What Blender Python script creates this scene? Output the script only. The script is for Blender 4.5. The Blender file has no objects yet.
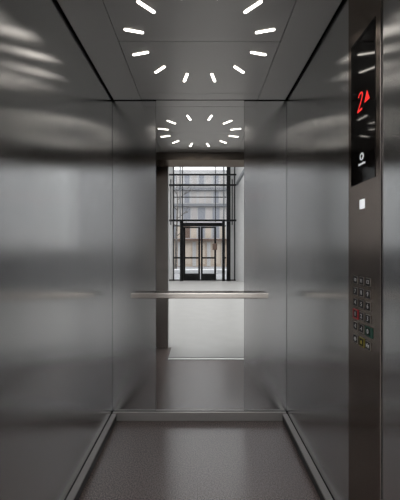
import bpy, bmesh, math, random
from mathutils import Vector, Matrix
random.seed(7)
C = bpy.context.scene.collection
F = 310.0          # focal length in pixels of the 400x500 frame
CAMY, CAMZ = -2.54, 1.385
HW = 0.714         # half width of the lift car
CEIL = 2.612       # car ceiling height
GY = -11.46        # plane of the glazed entrance front at the far end of the lobby

# ------------------------------------------------------------------ materials
def nodes(m):
    m.use_nodes = True
    nt = m.node_tree
    return nt, nt.nodes, nt.links, nt.nodes['Principled BSDF']

def plain(name, col, rough=0.5, metal=0.0, spec=0.5, emit=None, estr=0.0):
    m = bpy.data.materials.new(name)
    nt, N, L, b = nodes(m)
    b.inputs['Base Color'].default_value = (*col, 1)
    b.inputs['Roughness'].default_value = rough
    b.inputs['Metallic'].default_value = metal
    b.inputs['Specular IOR Level'].default_value = spec
    if emit:
        b.inputs['Emission Color'].default_value = (*emit, 1)
        b.inputs['Emission Strength'].default_value = estr
    return m

def steel(name, col, rough, aniso, var=0.012):
    """Brushed metal: reflections spread sideways across the vertical grain, fine streaks follow the grain."""
    m = bpy.data.materials.new(name)
    nt, N, L, b = nodes(m)
    N.remove(b)
    b = N.new('ShaderNodeBsdfAnisotropic'); b.distribution = 'BECKMANN'
    b.inputs['Anisotropy'].default_value = -aniso          # wide along the tangent, tight along the grain
    L.new(b.outputs[0], N['Material Output'].inputs[0])
    geo = N.new('ShaderNodeNewGeometry')
    cr = N.new('ShaderNodeVectorMath'); cr.operation = 'CROSS_PRODUCT'
    L.new(geo.outputs['True Normal'], cr.inputs[0])
    cr.inputs[1].default_value = (0, 0, 1)
    ad = N.new('ShaderNodeVectorMath'); ad.operation = 'ADD'
    ad.inputs[1].default_value = (1e-4, 2e-4, 0)
    L.new(cr.outputs[0], ad.inputs[0])
    L.new(ad.outputs[0], b.inputs['Tangent'])
    tc = N.new('ShaderNodeTexCoord')
    mp = N.new('ShaderNodeMapping'); mp.inputs['Scale'].default_value = (220, 220, 3)
    L.new(tc.outputs['Object'], mp.inputs['Vector'])
    nz = N.new('ShaderNodeTexNoise'); nz.inputs['Scale'].default_value = 1.0; nz.inputs['Detail'].default_value = 2
    L.new(mp.outputs[0], nz.inputs['Vector'])
    mx = N.new('ShaderNodeMix'); mx.data_type = 'RGBA'
    mx.inputs[6].default_value = (*[c * (1 - var) for c in col], 1)
    mx.inputs[7].default_value = (*[min(1, c * (1 + var)) for c in col], 1)
    L.new(nz.outputs['Fac'], mx.inputs[0])
    L.new(mx.outputs[2], b.inputs['Color'])
    mr = N.new('ShaderNodeMapRange')
    mr.inputs['To Min'].default_value = rough * 0.985; mr.inputs['To Max'].default_value = rough * 1.015
    L.new(nz.outputs['Fac'], mr.inputs['Value'])
    L.new(mr.outputs[0], b.inputs['Roughness'])
    return m

def speckled(name, c0, c1, scale, rough, spec=0.5, c2=None, detail=3):
    m = bpy.data.materials.new(name)
    nt, N, L, b = nodes(m)
    tc = N.new('ShaderNodeTexCoord')
    nz = N.new('ShaderNodeTexNoise'); nz.inputs['Scale'].default_value = scale; nz.inputs['Detail'].default_value = detail
    L.new(tc.outputs['Object'], nz.inputs['Vector'])
    cr = N.new('ShaderNodeValToRGB')
    cr.color_ramp.elements[0].position = 0.35; cr.color_ramp.elements[0].color = (*c0, 1)
    cr.color_ramp.elements[1].position = 0.65; cr.color_ramp.elements[1].color = (*c1, 1)
    L.new(nz.outputs['Fac'], cr.inputs['Fac'])
    L.new(cr.outputs[0], b.inputs['Base Color'])
    b.inputs['Roughness'].default_value = rough
    b.inputs['Specular IOR Level'].default_value = spec
    return m

def glass(name):
    m = bpy.data.materials.new(name)
    nt, N, L, b = nodes(m)
    N.remove(b)
    out = N['Material Output']
    tr = N.new('ShaderNodeBsdfTransparent'); tr.inputs[0].default_value = (0.96, 0.96, 0.96, 1)
    gl = N.new('ShaderNodeBsdfGlossy'); gl.inputs['Roughness'].default_value = 0.02
    lwt = N.new('ShaderNodeLayerWeight')
    pw = N.new('ShaderNodeMath'); pw.operation = 'POWER'; pw.inputs[1].default_value = 4.0
    L.new(lwt.outputs['Facing'], pw.inputs[0])
    fr = N.new('ShaderNodeMapRange'); fr.inputs['To Min'].default_value = 0.035; fr.inputs['To Max'].default_value = 0.7
    L.new(pw.outputs[0], fr.inputs['Value'])
    mx = N.new('ShaderNodeMixShader')
    L.new(fr.outputs[0], mx.inputs[0]); L.new(tr.outputs[0], mx.inputs[1]); L.new(gl.outputs[0], mx.inputs[2])
    L.new(mx.outputs[0], out.inputs[0])
    return m

M = {}
M['steel'] = steel('brushed_steel', (0.625, 0.627, 0.63), 0.22, 0.50)
M['bronze'] = steel('brown_steel', (0.26, 0.222, 0.198), 0.25, 0.4)
M['jamb'] = steel('jamb_steel', (0.44, 0.40, 0.372), 0.4, 0.2)
M['header'] = steel('header_steel', (0.20, 0.172, 0.15), 0.3, 0.2)
M['rail'] = plain('satin_rail_steel', (0.92, 0.85, 0.79), 0.24, 1.0)
M['skirt'] = plain('satin_aluminium', (0.34, 0.318, 0.305), 0.42, 0.4)
M['skirt_dark'] = plain('dark_lower_face', (0.022, 0.021, 0.021), 0.5)
M['sill'] = plain('sill_aluminium', (0.72, 0.71, 0.69), 0.5, 0.6)
M['mirror'] = plain('mirror_silver', (0.88, 0.885, 0.88), 0.0, 1.0)
M['ceiling'] = plain('ceiling_metal', (0.46, 0.445, 0.432), 0.42, 0.65)
M['dark'] = plain('dark_void', (0.012, 0.012, 0.012), 0.8)
M['floor'] = speckled('speckled_brown_floor', (0.046, 0.034, 0.0305), (0.195, 0.148, 0.136), 130, 0.25, 0.75)
M['lamp'] = plain('lamp_diffuser', (0.9, 0.9, 0.9), 0.4, emit=(1.0, 0.93, 0.84), estr=6)
M['lamp_rim'] = plain('lamp_rim', (0.35, 0.34, 0.33), 0.35, 0.9)
M['black_glass'] = plain('black_display_glass', (0.007, 0.006, 0.0055), 0.05, 0.0, 0.18)
M['red'] = plain('red_lit', (0.3, 0.0, 0.0), 0.5, emit=(1.0, 0.035, 0.03), estr=0.85)
M['red_rim'] = plain('red_button_rim', (0.30, 0.02, 0.025), 0.4, emit=(1.0, 0.05, 0.05), estr=0.015)
M['green_rim'] = plain('green_button_rim', (0.008, 0.06, 0.038), 0.4)
M['yellow_rim'] = plain('yellow_button_rim', (0.20, 0.17, 0.02), 0.4)
M['button'] = plain('button_black', (0.009, 0.008, 0.008), 0.5, 0.0, 0.15)
M['rim'] = plain('button_rim_steel', (0.30, 0.28, 0.26), 0.35, 0.9)
M['glyph'] = plain('glyph_white', (0.62, 0.61, 0.60), 0.6)
M['glyph_yellow'] = plain('glyph_yellow', (0.5, 0.42, 0.08), 0.6)
M['print'] = plain('white_print', (0.8, 0.8, 0.8), 0.6, emit=(1, 1, 1), estr=0.25)
M['white_lit'] = plain('white_lit', (0.8, 0.8, 0.8), 0.5, emit=(0.95, 0.97, 1.0), estr=0.55)
M['plaster'] = speckled('lobby_plaster', (0.46, 0.456, 0.452), (0.49, 0.486, 0.482), 6, 0.75, 0.3)
M['lobby_floor'] = speckled('lobby_floor', (0.375, 0.366, 0.352), (0.40, 0.391, 0.376), 3.5, 0.28, 0.45, detail=5)
M['frame'] = plain('dark_steel_frame', (0.007, 0.007, 0.0075), 0.5, 0.0, 0.12)
M['grey_frame'] = plain('grey_steel_frame', (0.16, 0.17, 0.18), 0.5, 0.3)
M['dado'] = plain('added_dado_grey', (0.17, 0.17, 0.175), 0.5)
M['glass'] = glass('clear_glass')
M['pavement'] = speckled('pale_pavement', (0.21, 0.213, 0.225), (0.28, 0.284, 0.296), 1.2, 0.85, 0.2)
M['snow'] = speckled('pale_kerb', (0.44, 0.45, 0.465), (0.52, 0.525, 0.54), 3, 0.8, 0.2)
M['facade'] = speckled('facade_render', (0.34, 0.34, 0.345), (0.40, 0.40, 0.405), 0.8, 0.8, 0.2)
M['facade_tan'] = speckled('facade_tan', (0.31, 0.25, 0.20), (0.39, 0.33, 0.27), 1.5, 0.7, 0.2)
M['facade_grey'] = plain('facade_ledge', (0.14, 0.145, 0.16), 0.7)
M['facade_brown'] = plain('facade_brown', (0.10, 0.06, 0.045), 0.7)
M['facade_pale'] = speckled('facade_pale', (0.34, 0.325, 0.32), (0.40, 0.38, 0.37), 1.1, 0.7, 0.2)
M['win_blue'] = plain('far_window_glass', (0.19, 0.20, 0.23), 0.3)
M['curtain'] = plain('far_blind', (0.41, 0.355, 0.30), 0.8)
M['bark'] = speckled('bark', (0.06, 0.055, 0.05), (0.14, 0.13, 0.12), 8, 0.9, 0.2)

# ------------------------------------------------------------------ mesh helpers
def box(bm, x0, x1, y0, y1, z0, z1):
    v = [bm.verts.new(p) for p in ((x0,y0,z0),(x1,y0,z0),(x1,y1,z0),(x0,y1,z0),(x0,y0,z1),(x1,y0,z1),(x1,y1,z1),(x0,y1,z1))]
    for f in ((0,3,2,1),(4,5,6,7),(0,1,5,4),(1,2,6,5),(2,3,7,6),(3,0,4,7)):
        bm.faces.new([v[i] for i in f])
    return bm

def prism(bm, pts, a0, a1, axis='z'):
    """Extrude a closed outline between a0 and a1; axis z takes (x,y), axis x takes (y,z), axis y takes (x,z)."""
    def P(p, a):
        return {'z': (p[0], p[1], a), 'x': (a, p[0], p[1]), 'y': (p[0], a, p[1])}[axis]
    n = len(pts)
    lo = [bm.verts.new(P(p, a0)) for p in pts]; hi = [bm.verts.new(P(p, a1)) for p in pts]
    bm.faces.new(lo); bm.faces.new(hi[::-1])
    for i in range(n):
        j = (i + 1) % n
        bm.faces.new((lo[i], hi[i], hi[j], lo[j]))
    return bm

def tube(bm, a, b, r0, r1, seg=8):
    a, b = Vector(a), Vector(b)
    q = (b - a).to_track_quat('Z', 'Y').to_matrix().to_4x4()
    m = Matrix.Translation((a + b) / 2) @ q
    bmesh.ops.create_cone(bm, cap_ends=True, segments=seg, radius1=r0, radius2=r1, depth=(b - a).length, matrix=m)
    return bm

def obj(name, bm, mat, parent=None, bevel=0.0, smooth=False, seg=2):
    bmesh.ops.recalc_face_normals(bm, faces=bm.faces[:])
    if bevel:
        bmesh.ops.bevel(bm, geom=bm.edges[:], offset=bevel, segments=seg, affect='EDGES', profile=0.5)
    me = bpy.data.meshes.new(name)
    bm.to_mesh(me); bm.free()
    if smooth:
        for p in me.polygons: p.use_smooth = True
    me.materials.append(M[mat])
    o = bpy.data.objects.new(name, me); C.objects.link(o)
    if parent is not None:
        o.parent = parent
        o.matrix_parent_inverse = parent.matrix_world.inverted() if parent.matrix_world != Matrix() else Matrix()
    return o

def bx(name, mat, x0, x1, y0, y1, z0, z1, parent=None, bevel=0.0):
    return obj(name, box(bmesh.new(), x0, x1, y0, y1, z0, z1), mat, parent, bevel)

def tag(o, label, cat, group=None, kind=None):
    o['label'] = label; o['category'] = cat
    if group: o['group'] = group
    if kind: o['kind'] = kind
    return o

def struct(o, label, cat):
    return tag(o, label, cat, kind='structure')

def empty(name, loc=(0, 0, 0)):
    o = bpy.data.objects.new(name, None); C.objects.link(o)
    o.empty_display_size = 0.1
    o.location = loc
    bpy.context.view_layer.update()
    return o

# ------------------------------------------------------------------ lift car shell
SK, SKH = 0.042, 0.060      # skirting depth and height
PB, PT = 0.068, 2.644       # wall panels: bottom above the skirting, top above the ceiling
FRONT = -1.36               # front edge of the car floor
PORT = -1.87                # back face of the landing wall
SPLIT_L, SPLIT_R = -0.356, 0.365   # the mirror's two edges on the back wall

struct(bx('wall_left', 'steel', -HW - 0.018, -HW, PORT, 0.018, PB, PT),
       'brushed steel wall on the left side of the lift car', 'wall')
struct(bx('wall_right', 'steel', HW, HW + 0.018, PORT, 0.018, PB, PT),
       'brushed steel wall on the right side, behind the button panel', 'wall')
wb = struct(bx('wall_back', 'dark', -HW, HW, 0.019, 0.03, 0.0, PT),
       'back wall of the lift car with two steel panels beside the mirror', 'wall')
bx('steel_panel', 'steel', -HW + 0.0015, SPLIT_L - 0.002, 0.0, 0.018, PB, CEIL - 0.008, wb)
bx('steel_panel', 'steel', SPLIT_R + 0.002, HW - 0.0015, 0.0, 0.018, PB, CEIL - 0.008, wb)

# dark lift shaft around the car, so no stray light gets through the shadow gaps
struct(bx('wall_shaft_left', 'dark', -HW - 0.10, -HW - 0.02, PORT, 0.12, -0.06, 2.85), 'dark shaft wall left of the lift car', 'wall')
struct(bx('wall_shaft_right', 'dark', HW + 0.02, HW + 0.10, PORT, 0.12, -0.06, 2.85), 'dark shaft wall right of the lift car', 'wall')
struct(bx('wall_shaft_back', 'dark', -HW - 0.02, HW + 0.02, 0.032, 0.12, -0.06, 2.85), 'dark shaft wall behind the mirror', 'wall')
cl = struct(bx('ceiling', 'dark', -HW - 0.02, HW + 0.02, PORT, 0.032, 2.645, 2.72), 'grey metal panelled ceiling of the lift car', 'ceiling')

# ceiling panels: a centre field 0.95 m wide in three lengths and one strip at each side
g = 0.0018
CP = 0.476
for (x0, x1, y0, y1) in ((-CP + g, CP - g, FRONT + g, -0.715 - g), (-CP + g, CP - g, -0.715 + g, -0.115 - g),
                         (-CP + g, CP - g, -0.115 + g, -0.008),
                         (-HW + 0.014, -CP - g, FRONT + g, -0.008), (CP + g, HW - 0.014, FRONT + g, -0.008)):
    bx('ceiling_panel', 'ceiling', x0, x1, y0, y1, CEIL, CEIL + 0.02, cl)
# small round fixing caps where the cross joint meets the long joints
for sx in (-1, 1):
    bm = bmesh.new(); tube(bm, (sx * CP, -0.715, CEIL - 0.003), (sx * CP, -0.715, CEIL + 0.004), 0.006, 0.006, 12)
    obj('fixing_cap', bm, 'lamp_rim', cl)

fl = bmesh.new()
prism(fl, [(-HW, 0.019), (-HW, PORT), (-0.40, PORT), (-0.40, FRONT), (HW, FRONT), (HW, 0.019)], -0.05, 0.0)
struct(obj('floor', fl, 'floor'), 'dark speckled brown floor covering of the lift car', 'floor')

# skirtings
struct(bx('baseboard_back', 'skirt', -HW + 0.010, HW - 0.010, -0.030, -0.006, 0.0005, SKH + 0.006, bevel=0.0015),
       'low metal skirting below the mirror on the back wall', 'skirting')
bb = struct(bx('baseboard_left', 'skirt', -HW + 0.005, -HW + SK, PORT + 0.01, -0.031, 0.047, SKH),
       'low metal skirting along the left steel wall', 'skirting')
bx('lower_face', 'skirt_dark', -HW + 0.005, -HW + SK - 0.0005, PORT + 0.01, -0.031, 0.0005, 0.047, bb)  # lower face of the skirting in a darker colour
bb = struct(bx('baseboard_right', 'skirt', HW - SK, HW - 0.005, PORT + 0.01, -0.031, 0.047, SKH),
       'low metal skirting along the right steel wall', 'skirting')
bx('lower_face', 'skirt_dark', HW - SK + 0.0005, HW - 0.005, PORT + 0.01, -0.031, 0.0005, 0.047, bb)

# entrance: header, left jamb, door sill
struct(bx('trim_1', 'header', -HW + 0.001, HW - 0.001, -1.69, FRONT - 0.001, 2.517, 2.644), 'brown steel header over the lift entrance', 'header')
struct(bx('trim_2', 'jamb', -HW + 0.001, -0.4465, PORT - 0.0, PORT + 0.012, 0.001, 2.64), 'brown steel jamb left of the lift entrance', 'jamb')
sill = bmesh.new()
box(sill, -0.399, HW, -1.432, -1.390, -0.05, 0.001)
slot = bmesh.new()
box(slot, -0.399, HW, -1.3895, -1.3605, -0.06, -0.002)
box(slot, -0.399, HW, -1.4615, -1.4325, -0.06, -0.002)
sl = struct(obj('trim_3', sill, 'sill'), 'bright metal door sill across the lift entrance', 'sill')
obj('sill_groove', slot, 'dark', sl)

# ------------------------------------------------------------------ mirror
mr = tag(bx('wall_mirror', 'mirror', SPLIT_L, SPLIT_R, -0.0015, 0.016, PB, CEIL - 0.002),
         'tall frameless mirror between the two steel panels of the back wall', 'mirror')

# ------------------------------------------------------------------ handrail
hr = tag(empty('handrail', (0, -0.05, 1.0)), 'flat satin steel handrail across the mirror on the back wall', 'handrail')
bm = bmesh.new()
prof = [(-0.0750, 1.0365), (-0.0738, 1.0400), (-0.0705, 1.0420), (-0.0360, 1.0420), (-0.0360, 0.9975), (-0.0650, 0.9975), (-0.0715, 1.0000), (-0.0750, 1.0050)]
lo = [bm.verts.new((-0.547 + (y + 0.075) * 0.36, y, z)) for y, z in prof]
hi = [bm.verts.new((0.547 - (y + 0.075) * 0.36, y, z)) for y, z in prof]
bm.faces.new(lo); bm.faces.new(hi[::-1])
for i in range(len(prof)):
    j = (i + 1) % len(prof)
    bm.faces.new((lo[i], hi[i], hi[j], lo[j]))
obj('rail', bm, 'rail', hr)
for sx in (-0.30, 0.30):
    bm = bmesh.new()
    tube(bm, (sx, -0.037, 1.016), (sx, -0.0055, 1.016), 0.009, 0.009, 16)
    br = obj('bracket', bm, 'rail', hr)
    bm = bmesh.new()
    tube(bm, (sx, -0.0055, 1.016), (sx, -0.0018, 1.016), 0.022, 0.022, 24)
    obj('rosette', bm, 'rail', br)

# ------------------------------------------------------------------ ring of twelve ceiling lamps
def stadium(bm, L, W, z0, z1, seg=8):
    r = W / 2; h = L / 2 - r
    pts = [(h + r * math.cos(a), r * math.sin(a)) for a in (-math.pi / 2 + math.pi * i / seg for i in range(seg + 1))]
    pts += [(-h + r * math.cos(a), r * math.sin(a)) for a in (math.pi / 2 + math.pi * i / seg for i in range(seg + 1))]
    return prism(bm, pts, z0, z1)
lamp0 = empty('ceiling_lamp')
obj('rim', stadium(bmesh.new(), 0.116, 0.025, -0.0015, 0.0), 'lamp_rim', lamp0)
obj('diffuser', stadium(bmesh.new(), 0.109, 0.018, -0.0035, -0.0016), 'lamp', lamp0)
ORD = ['first', 'second', 'third', 'fourth', 'fifth', 'sixth']
first = True
for side, sx in (('left', -1), ('right', 1)):
    for k in range(6):
        a = math.radians(90 - sx * (15 + 30 * k))
        o = lamp0
        if not first:
            o = lamp0.copy(); C.objects.link(o)
            for ch in lamp0.children:
                c = ch.copy(); C.objects.link(c); c.parent = o
        first = False
        o.location = (0.380 * math.cos(a), -0.706 + 0.384 * math.sin(a), CEIL)
        o.rotation_euler = (0, 0, a)
        tag(o, 'glowing white ceiling lamp bar, %s from the mirror on the %s half of the ring' % (ORD[k], side),
            'lamp', 'ring of ceiling lamp bars')

# ------------------------------------------------------------------ control panel on the right wall
XF = HW - 0.006                       # front face of the plate
def yd(px, x=XF):                     # photo column -> world y on the right wall
    return CAMY + x * F / (px - 199.5)
cp = tag(empty('control_panel', (HW, -1.19, PB + 0.004)), 'tall brown steel lift control panel with display and buttons on the right wall', 'control panel')
obj('faceplate', box(bmesh.new(), XF, HW - 0.0006, -1.326, -1.066, PB + 0.004, CEIL - 0.006), 'bronze', cp, bevel=0.0015)
obj('joint', box(bmesh.new(), HW - 0.0006, HW - 0.0001, -1.330, -1.062, PB + 0.002, CEIL - 0.004), 'dark', cp)
dsp = obj('display', box(bmesh.new(), XF - 0.002, XF + 0.001, -1.2925, -1.0955, 1.680, 2.326), 'black_glass', cp, bevel=0.0006)
XD = XF - 0.0022
ROT = Matrix(((0, 0, -1), (-1, 0, 0), (0, 1, 0)))     # text x -> -y, text y -> z, text normal -> -x
def text_mesh(name, s, size, mat, loc, parent, ext=0.0004, shear=0.0, sx=1.0):
    cu = bpy.data.curves.new(name, 'FONT'); cu.body = s; cu.size = size
    cu.align_x = 'CENTER'; cu.align_y = 'CENTER'; cu.extrude = ext; cu.shear = shear; cu.offset = size * 0.012
    t = bpy.data.objects.new(name, cu); C.objects.link(t)
    dg = bpy.context.evaluated_depsgraph_get()
    me = bpy.data.meshes.new_from_object(t.evaluated_get(dg))
    bpy.data.objects.remove(t); bpy.data.curves.remove(cu)
    me.name = name
    me.transform(Matrix.Diagonal((sx, 1, 1, 1)))
    me.transform(Matrix.Translation(loc) @ ROT.to_4x4())
    me.materials.clear(); me.materials.append(M[mat])
    o = bpy.data.objects.new(name, me); C.objects.link(o)
    o.parent = parent
    return o
def wall_poly(name, pts, mat, parent, x0=XD - 0.0008, x1=XD + 0.0004):
    o = obj(name, prism(bmesh.new(), pts, x0, x1, 'x'), mat)
    o.parent = parent
    return o
# floor digit 2 drawn as a slanted band, then the up arrow
def band(pts, w):
    L, R = [], []
    for i, p in enumerate(pts):
        a = Vector(pts[max(i - 1, 0)]); b = Vector(pts[min(i + 1, len(pts) - 1)])
        t = (b - a).normalized(); n = Vector((-t.y, t.x)) * w / 2
        L.append(tuple(Vector(p) + n)); R.append(tuple(Vector(p) - n))
    return L + R[::-1]
D2 = [(-0.017, 0.024), (-0.012, 0.034), (-0.002, 0.038), (0.009, 0.036), (0.016, 0.027), (0.014, 0.014), (0.004, -0.006), (-0.008, -0.022), (-0.016, -0.034)]
y2, z2 = yd(360.8), 2.035
wall_poly('digit', [(y2 - (u + 0.10 * v), z2 + v) for u, v in band(D2, 0.007)], 'red', dsp)
wall_poly('digit_foot', [(y2 - (u + 0.10 * v), z2 + v) for u, v in ((-0.020, -0.040), (0.018, -0.040), (0.018, -0.0315), (-0.020, -0.0315))], 'red', dsp)
y3, z3 = yd(367.6), 2.035
wall_poly('arrow', [(y3 + 0.021, z3 - 0.020), (y3 - 0.021, z3 - 0.020), (y3, z3 + 0.024)], 'red', dsp)
# round white maker's mark with a dark pointed opening, and its small illegible caption
ym, zm = yd(361.8, XD), 1.792
ring = [(ym + 0.0165 * math.cos(i * math.pi / 16), zm + 0.0165 * math.sin(i * math.pi / 16)) for i in range(32)]
wall_poly('emblem', ring, 'print', dsp)
hole = [(ym + 0.0072 * math.cos(i * math.pi / 8), zm + 0.001 + 0.0072 * math.sin(i * math.pi / 8)) for i in range(-1, 10)] + [(ym + 0.001, zm - 0.012)]
wall_poly('emblem_opening', hole, 'black_glass', dsp, XD - 0.0012, XD - 0.0007)
bm = bmesh.new()
hts = [0.010, 0.0075, 0.010, 0.007, 0.0075, 0.010, 0.0095, 0.007, 0.007]
for i, h in enumerate(hts):
    yy = ym + 0.027 - i * 0.0063
    box(bm, XD - 0.0008, XD + 0.0004, yy - 0.0048, yy, 1.756, 1.756 + h)
cap = obj('caption', bm, 'print'); cap.parent = dsp
# lit white square
yw, zw = yd(362.3), 1.585
obj('indicator_light', box(bmesh.new(), XF - 0.0015, XF + 0.001, yw - 0.0205, yw + 0.0205, zw - 0.0205, zw + 0.0205), 'white_lit', cp, bevel=0.0005)

cols = [yd(356.1), yd(362.2), yd(368.6)]
rows = [1.2505, 1.199, 1.1485, 1.0965, 1.043, 0.984]
lab = [['10', '11', '12'], ['7', '8', '9'], ['4', '5', '6'], ['1', '2', '3'], ['-2', '-1', '0'], ['open', 'bell', 'close']]
words = {'open': 'black door-open button', 'close': 'black door-close button', 'bell': 'black alarm button with a yellow rim and bell'}
XB = XF - 0.0045
def glyph(kind, y, z, parent):
    s = 0.0085
    if kind == 'bell':
        pts = [(y + 0.009, z - 0.007), (y - 0.009, z - 0.007), (y - 0.006, z - 0.003), (y - 0.0055, z + 0.004), (y - 0.003, z + 0.008),
               (y + 0.003, z + 0.008), (y + 0.0055, z + 0.004), (y + 0.006, z - 0.003)]
        wall_poly('bell_symbol', pts, 'glyph_yellow', parent, XB - 0.0006, XB + 0.0004)
        return
    bm = bmesh.new()
    for sg in (-1, 1):
        tip, bse = (sg * 0.0105, sg * 0.003) if kind == 'open' else (sg * 0.002, sg * 0.0105)
        prism(bm, [(y + tip, z), (y + bse, z - s), (y + bse, z + s)], XB - 0.0006, XB + 0.0004, 'x')
    box(bm, XB - 0.0006, XB + 0.0004, y - 0.0008, y + 0.0008, z - 0.011, z + 0.011)
    o = obj('door_symbol', bm, 'glyph'); o.parent = parent
for r, z in enumerate(rows):
    for c, y in enumerate(cols):
        t = lab[r][c]
        h = 0.0158
        rim = {'1': 'red_rim', '0': 'green_rim', 'bell': 'yellow_rim'}.get(t, 'rim')
        b = obj('button', box(bmesh.new(), XB, XF + 0.001, y - h, y + h, z - h, z + h), 'button', cp, bevel=0.0008)
        b['label'] = words.get(t, 'black button marked %s' % t) + (' inside a red rim' if t == '1' else ' inside a green rim' if t == '0' else '')
        w = 0.0055 if t == '1' else 0.0045 if t == '0' else 0.003 if t == 'bell' else 0.0009
        bm = bmesh.new()
        i0, o0 = h + 0.0004, h + 0.0004 + w
        xr = XB + 0.0006
        for (a0, a1, c0, c1) in ((-o0, o0, i0, o0), (-o0, o0, -o0, -i0), (-o0, -i0, -i0, i0), (i0, o0, -i0, i0)):
            box(bm, xr, XF + 0.001, y + a0, y + a1, z + c0, z + c1)
        if t == '0':
            box(bm, xr, XF + 0.001, y - o0 - 0.010, y - o0, z - o0, z + o0)
        rm = obj('button_rim', bm, rim); rm.parent = b
        if t in ('open', 'bell', 'close'):
            glyph(t, y, z, b)
        else:
            text_mesh('numeral', t, 0.0215 if len(t) > 1 else 0.026, 'glyph', (XB - 0.0003, y, z), b, sx=1.0)

# ------------------------------------------------------------------ lobby behind the viewer, seen in the mirror
LH = 5.7
LX = 3.2
lw = bmesh.new()
box(lw, -LX - 0.2, -0.4465, -2.0, PORT, -0.05, LH)
box(lw, 0.7139, LX + 0.2, -2.0, PORT, -0.05, LH)
box(lw, -0.4465, 0.7139, -2.0, PORT, 2.645, LH)
struct(obj('wall_landing', lw, 'plaster'), 'pale plaster lobby wall around the lift entrance', 'wall')
lf = bmesh.new()
prism(lf, [(-0.3995, FRONT - 0.102), (-0.3995, PORT), (-LX - 0.2, PORT), (-LX - 0.2, GY - 0.1), (LX + 0.2, GY - 0.1), (LX + 0.2, PORT), (HW, PORT), (HW, FRONT - 0.102)], -0.05, 0.0)
struct(obj('floor_lobby', lf, 'lobby_floor'), 'pale polished lobby floor seen in the mirror', 'floor')
WY0, WY1, WZ0, WZ1 = -9.9, -2.5, 1.35, 5.2          # tall side windows, unseen, added to brighten bands on the steel
for sd, word, n in ((-1, 'left', 3), (1, 'right', 4)):
    e = -1.40 if sd < 0 else 1.60
    bm = bmesh.new()
    prism(bm, [(e, GY - 0.1), (sd * LX, -10.0), (sd * (LX + 0.2), -10.0), (sd * (LX + 0.2), GY - 0.1)], 0.0, LH)
    xa, xb = sorted((sd * LX, sd * (LX + 0.2)))
    box(bm, xa, xb, -10.0, WY0, 0, LH); box(bm, xa, xb, WY1, -2.0, 0, LH)
    box(bm, xa, xb, WY0, WY1, 0, WZ0); box(bm, xa, xb, WY0, WY1, WZ1, LH)
    struct(obj('wall_lobby_' + word, bm, 'plaster'), 'pale plaster wall on the %s of the lobby in the mirror' % word, 'wall')
    bm = bmesh.new()
    for i in range(5):
        yy = WY0 + 0.03 + (WY1 - WY0 - 0.06) * i / 4
        box(bm, xa + 0.06, xb - 0.06, yy - 0.03, yy + 0.03, WZ0, WZ1)
    for zz in (WZ0 + 0.03, WZ1 - 0.03):
        box(bm, xa + 0.07, xb - 0.07, WY0, WY1, zz - 0.03, zz + 0.03)
    wo = struct(obj('window_%d' % n, bm, 'frame'), 'large added side window, unseen, in the %s lobby wall' % word, 'window')
    bx('pane', 'glass', sd * (LX + 0.10) - 0.004, sd * (LX + 0.10) + 0.004, WY0, WY1, WZ0, WZ1, wo)
struct(bx('added_dado_left', 'dado', -LX, -LX + 0.04, -9.9, -2.01, 0.0, 1.30), 'added dark grey dado panel, unseen, along the left lobby wall', 'dado')  # unseen dado, added to put a dark band into the steel reflections
struct(bx('added_dado_right', 'dado', LX - 0.04, LX, -9.9, -2.01, 0.0, 1.30), 'added dark grey dado panel, unseen, along the right lobby wall', 'dado')
# ceiling with a rooflight, unseen and added to bring in more daylight
lc = bmesh.new()
RX, RY0, RY1 = 3.1, -11.1, -2.3
box(lc, -LX - 0.2, LX + 0.2, GY - 0.1, RY0, LH, LH + 0.15)
box(lc, -LX - 0.2, LX + 0.2, RY1, PORT, LH, LH + 0.15)
box(lc, -LX - 0.2, -RX, RY0, RY1, LH, LH + 0.15)
box(lc, RX, LX + 0.2, RY0, RY1, LH, LH + 0.15)
struct(obj('ceiling_lobby', lc, 'plaster'), 'white lobby ceiling around the added rooflight', 'ceiling')
w2 = bmesh.new()
for i in range(5):
    yy = RY0 + (RY1 - RY0) * i / 4
    box(w2, -RX, RX, max(RY0, yy - 0.03), min(RY1, yy + 0.03), LH + 0.06, LH + 0.14)
w2o = struct(obj('window_2', w2, 'frame'), 'added glazed rooflight, unseen, over the lobby', 'window')
bx('pane', 'glass', -RX, RX, RY0, RY1, LH + 0.14, LH + 0.15, w2o)

# glazed front: photo columns/rows on its plane
DM = 14.0
def gx(px): return (px - 199.5) * DM / F
def gz(py): return CAMZ + (250 - py) * DM / F
win = struct(empty('window_1', (0, GY, 0)), 'tall glazed entrance front with dark steel bars seen in the mirror', 'window')
def vbar(name, px, w, y0, y1, mat='frame', off=0.0, t=0.06):
    bx(name, mat, gx(px - w / 2), gx(px + w / 2), GY + off, GY + off + t, max(0.0, gz(y1)), min(LH, gz(y0)), win)
def hbar(name, py, w, x0, x1, mat='frame', off=0.0, t=0.06):
    bx(name, mat, gx(x0), gx(x1), GY + off, GY + off + t, gz(py + w / 2), gz(py - w / 2), win)
vbar('mullion', 173.7, 1.1, 140, 281)
vbar('mullion', 180.2, 1.2, 140, 222, 'grey_frame')
vbar('mullion', 182.5, 0.9, 140, 222)
vbar('mullion', 215.4, 0.7, 140, 222)
vbar('mullion', 223.7, 1.4, 140, 222, 'grey_frame')
vbar('mullion', 234.6, 1.1, 140, 281)
vbar('steel_column', 228.2, 3.7, 140, 281, 'frame', 0.06, 0.16)
vbar('hanger_rod', 171.5, 0.9, 181, 225.5, 'frame', 0.30, 0.04)
vbar('hanger_rod', 231.4, 0.9, 181, 225.5, 'frame', 0.30, 0.04)
hbar('cross_beam', 176.1, 1.4, 169, 235.6, 'frame', 0.22, 0.08)
hbar('cross_beam', 186.3, 1.6, 169, 235.6, 'frame', 0.22, 0.08)
hbar('cross_beam', 221.0, 1.8, 169, 235.6, 'frame', 0.22, 0.08)
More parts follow.
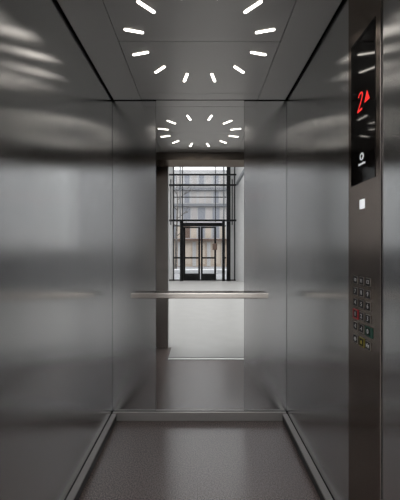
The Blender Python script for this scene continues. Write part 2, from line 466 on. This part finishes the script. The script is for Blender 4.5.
hbar('transom', 197.3, 0.8, 173, 227)
hbar('transom', 226.0, 1.0, 173, 226)
hbar('transom', 257.8, 1.5, 174, 180.5)
hbar('transom', 257.8, 1.5, 222, 226)
hbar('threshold', 280.0, 1.0, 169, 235.6)
bx('pane', 'glass', gx(174.2), gx(227), GY + 0.02, GY + 0.03, gz(220.2), LH, win)
bx('pane', 'glass', gx(174.2), gx(180.5), GY + 0.02, GY + 0.03, 0.05, gz(221.5), win)
bx('pane', 'glass', gx(216.2), gx(222.2), GY + 0.005, GY + 0.013, 0.05, gz(227), win)
bx('infill_panel', 'plaster', -1.40, gx(173.1), GY - 0.06, GY - 0.001, 0, LH, win)
bx('infill_panel', 'plaster', gx(227.0), 1.60, GY - 0.06, GY - 0.001, 0, LH, win)
# door portal and the two sliding leaves
vbar('door_post', 181.8, 3.2, 221, 281, 'frame', 0.0, 0.2)
vbar('door_post', 223.3, 2.6, 221, 281, 'frame', 0.0, 0.2)
hbar('door_head', 224.6, 3.2, 180.2, 224.6, 'frame', 0.0, 0.16)
def leaf(name, x0, x1, label, off):
    d = struct(empty(name, (gx((x0 + x1) / 2), GY + off, 0)), label, 'door')
    def part(n, m, a, b, c, e, t0=0.0, t1=0.045):
        return bx(n, m, gx(a), gx(b), GY + off + t0, GY + off + t1, max(0.005, gz(e)), gz(c), d)
    part('stile', 'frame', x0, x0 + 1.9, 227, 280.2)
    part('stile', 'frame', x1 - 1.9, x1, 227, 280.2)
    part('rail', 'frame', x0 + 1.9, x1 - 1.9, 227, 228.3)
    part('rail', 'frame', x0 + 1.9, x1 - 1.9, 257, 258.6)
    part('rail', 'frame', x0 + 1.9, x1 - 1.9, 273.5, 280.2)
    part('pane', 'glass', x0 + 1.9, x1 - 1.9, 228.3, 257, 0.018, 0.026)
    part('pane', 'glass', x0 + 1.9, x1 - 1.9, 258.6, 273.5, 0.018, 0.026)
    return d
leaf('door_1', 183.5, 200.2, 'left dark framed glass leaf of the entrance doors in the mirror', 0.05)
d2 = leaf('door_2', 200.8, 216.0, 'right dark framed glass leaf of the entrance doors in the mirror', 0.10)
bx('door_lock', 'facade_brown', gx(212.3), gx(217.0), GY + 0.145, GY + 0.19, gz(250), gz(243.5), d2, bevel=0.03)
# steel beam along the right wall of the lobby
beam = tag(bx('steel_beam', 'grey_frame', 1.63, 1.71, GY + 0.10, -9.0, 4.28, 4.40), 'grey steel beam running along the right lobby wall up high', 'beam', kind='structure')

# ------------------------------------------------------------------ street outside
struct(bx('ground', 'pavement', -30, 30, -60, GY - 0.1, -0.06, -0.001), 'pale pavement outside the glazed doors', 'ground')
struct(bx('trim_4', 'snow', -14, 14, -16.4, -15.8, -0.001, 0.22, bevel=0.03), 'pale low kerb wall along the street outside the doors', 'kerb')
FY = -23.46
FD = 26.0
def fx(px): return (px - 199.5) * FD / F
def fz(py): return CAMZ + (250 - py) * FD / F
bd = tag(empty('building', (0, FY, 0)), 'pale building across the street with tan ground floor, in the mirror', 'building')
bx('wall', 'facade', -9, 9, FY - 6, FY, 0, fz(170), bd)
bx('ledge', 'facade_grey', -9, 9, FY, FY + 0.25, fz(190.5), fz(188), bd)
bx('ledge', 'facade_grey', -9, 9, FY, FY + 0.3, fz(206.7), fz(204.2), bd)
bx('ledge', 'facade_brown', -9, 9, FY, FY + 0.5, fz(240.8), fz(239), bd)
bx('shopfront', 'facade_tan', -9, 9, FY, FY + 0.04, 0, fz(240.8), bd)
def bwin(x0, x1, y0, y1, mat, dep=0.03):
    w = bx('window', mat, fx(x0), fx(x1), FY + 0.0, FY + dep, fz(y1), fz(y0), bd)
for k in range(-6, 8):
    x = 183.5 + 14.5 * k
    bwin(x, x + 7.0, 207.5, 220, 'win_blue')
    bwin(x + 8.0, x + 13.6, 207.5, 220, 'facade_pale')
    bwin(x + 1, x + 6.0, 191.5, 203, 'facade_pale' if k % 2 else 'win_blue')
    bwin(x + 8, x + 13, 191.5, 203, 'facade_pale')
    bwin(x + 1, x + 6, 174, 186, 'win_blue')
    bwin(x + 8, x + 13, 174, 186, 'facade_pale')
    bwin(x, x + 6.5, 226, 238, 'facade_brown' if k % 3 == 0 else 'win_blue')
    bwin(x + 7.5, x + 13, 226, 238, 'curtain')
    bwin(x + 0.5, x + 7.2, 243.5, 264, 'curtain', 0.07)
    bwin(x + 9, x + 12.5, 242, 266, 'facade', 0.07)

# bare tree
tr = tag(empty('bare_tree', (-1.55, -17.6, 0)), 'bare leafless tree outside the left side of the glazed front', 'tree')
bm = bmesh.new()
tube(bm, (-1.55, -17.6, 0), (-1.5, -17.6, 2.4), 0.09, 0.07); tube(bm, (-1.5, -17.6, 2.4), (-1.42, -17.55, 4.2), 0.07, 0.045)
tube(bm, (-1.42, -17.55, 4.2), (-1.5, -17.6, 6.2), 0.045, 0.01)
obj('trunk', bm, 'bark', tr)
bm = bmesh.new()
def limb(p, d, L, r, n):
    q = p + d * L
    tube(bm, p, q, r, r * 0.6, 5)
    if n:
        for _ in range(3):
            v = (d + Vector((random.uniform(-.7, .7), random.uniform(-.6, .6), random.uniform(-.2, .5)))).normalized()
            limb(p + d * L * random.uniform(.5, 1), v, L * random.uniform(.5, .75), r * 0.55, n - 1)
for z, dx in ((2.3, 1), (2.9, -1), (3.4, 1), (4.0, -1), (4.6, 1), (5.0, -0.6)):
    limb(Vector((-1.46, -17.58, z)), Vector((dx * 0.8, random.uniform(-.4, .4), 0.7)).normalized(), 0.85, 0.03, 2)
obj('branches', bm, 'bark', tr)

# ------------------------------------------------------------------ daylight, camera, exposure
SKY = 3.9
w = bpy.data.worlds.new('overcast_sky'); bpy.context.scene.world = w
w.use_nodes = True
bg = w.node_tree.nodes['Background']
# overcast sky: three times brighter overhead than at the horizon
WN, WL = w.node_tree.nodes, w.node_tree.links
wt = WN.new('ShaderNodeTexCoord')
ws = WN.new('ShaderNodeSeparateXYZ'); WL.new(wt.outputs['Generated'], ws.inputs[0])
wr_ = WN.new('ShaderNodeMapRange'); wr_.inputs['To Min'].default_value = SKY / 3; wr_.inputs['To Max'].default_value = SKY
WL.new(ws.outputs['Z'], wr_.inputs['Value'])
bg.inputs[0].default_value = (0.97, 0.985, 1.0, 1)
WL.new(wr_.outputs[0], bg.inputs[1])

cam = bpy.data.cameras.new('camera')
cam.sensor_fit = 'HORIZONTAL'; cam.sensor_width = 36; cam.lens = 36 * F / 400
cam.shift_x = 0.5 / 400
cam.clip_start = 0.02; cam.clip_end = 200
co = bpy.data.objects.new('camera', cam); C.objects.link(co)
co.location = (0, CAMY, CAMZ); co.rotation_euler = (math.radians(90), 0, 0)
sc = bpy.context.scene
sc.camera = co
sc.view_settings.view_transform = 'Standard'
sc.view_settings.look = 'None'
sc.view_settings.gamma = 1
sc.view_settings.use_curve_mapping = False
sc.view_settings.exposure = 0.15
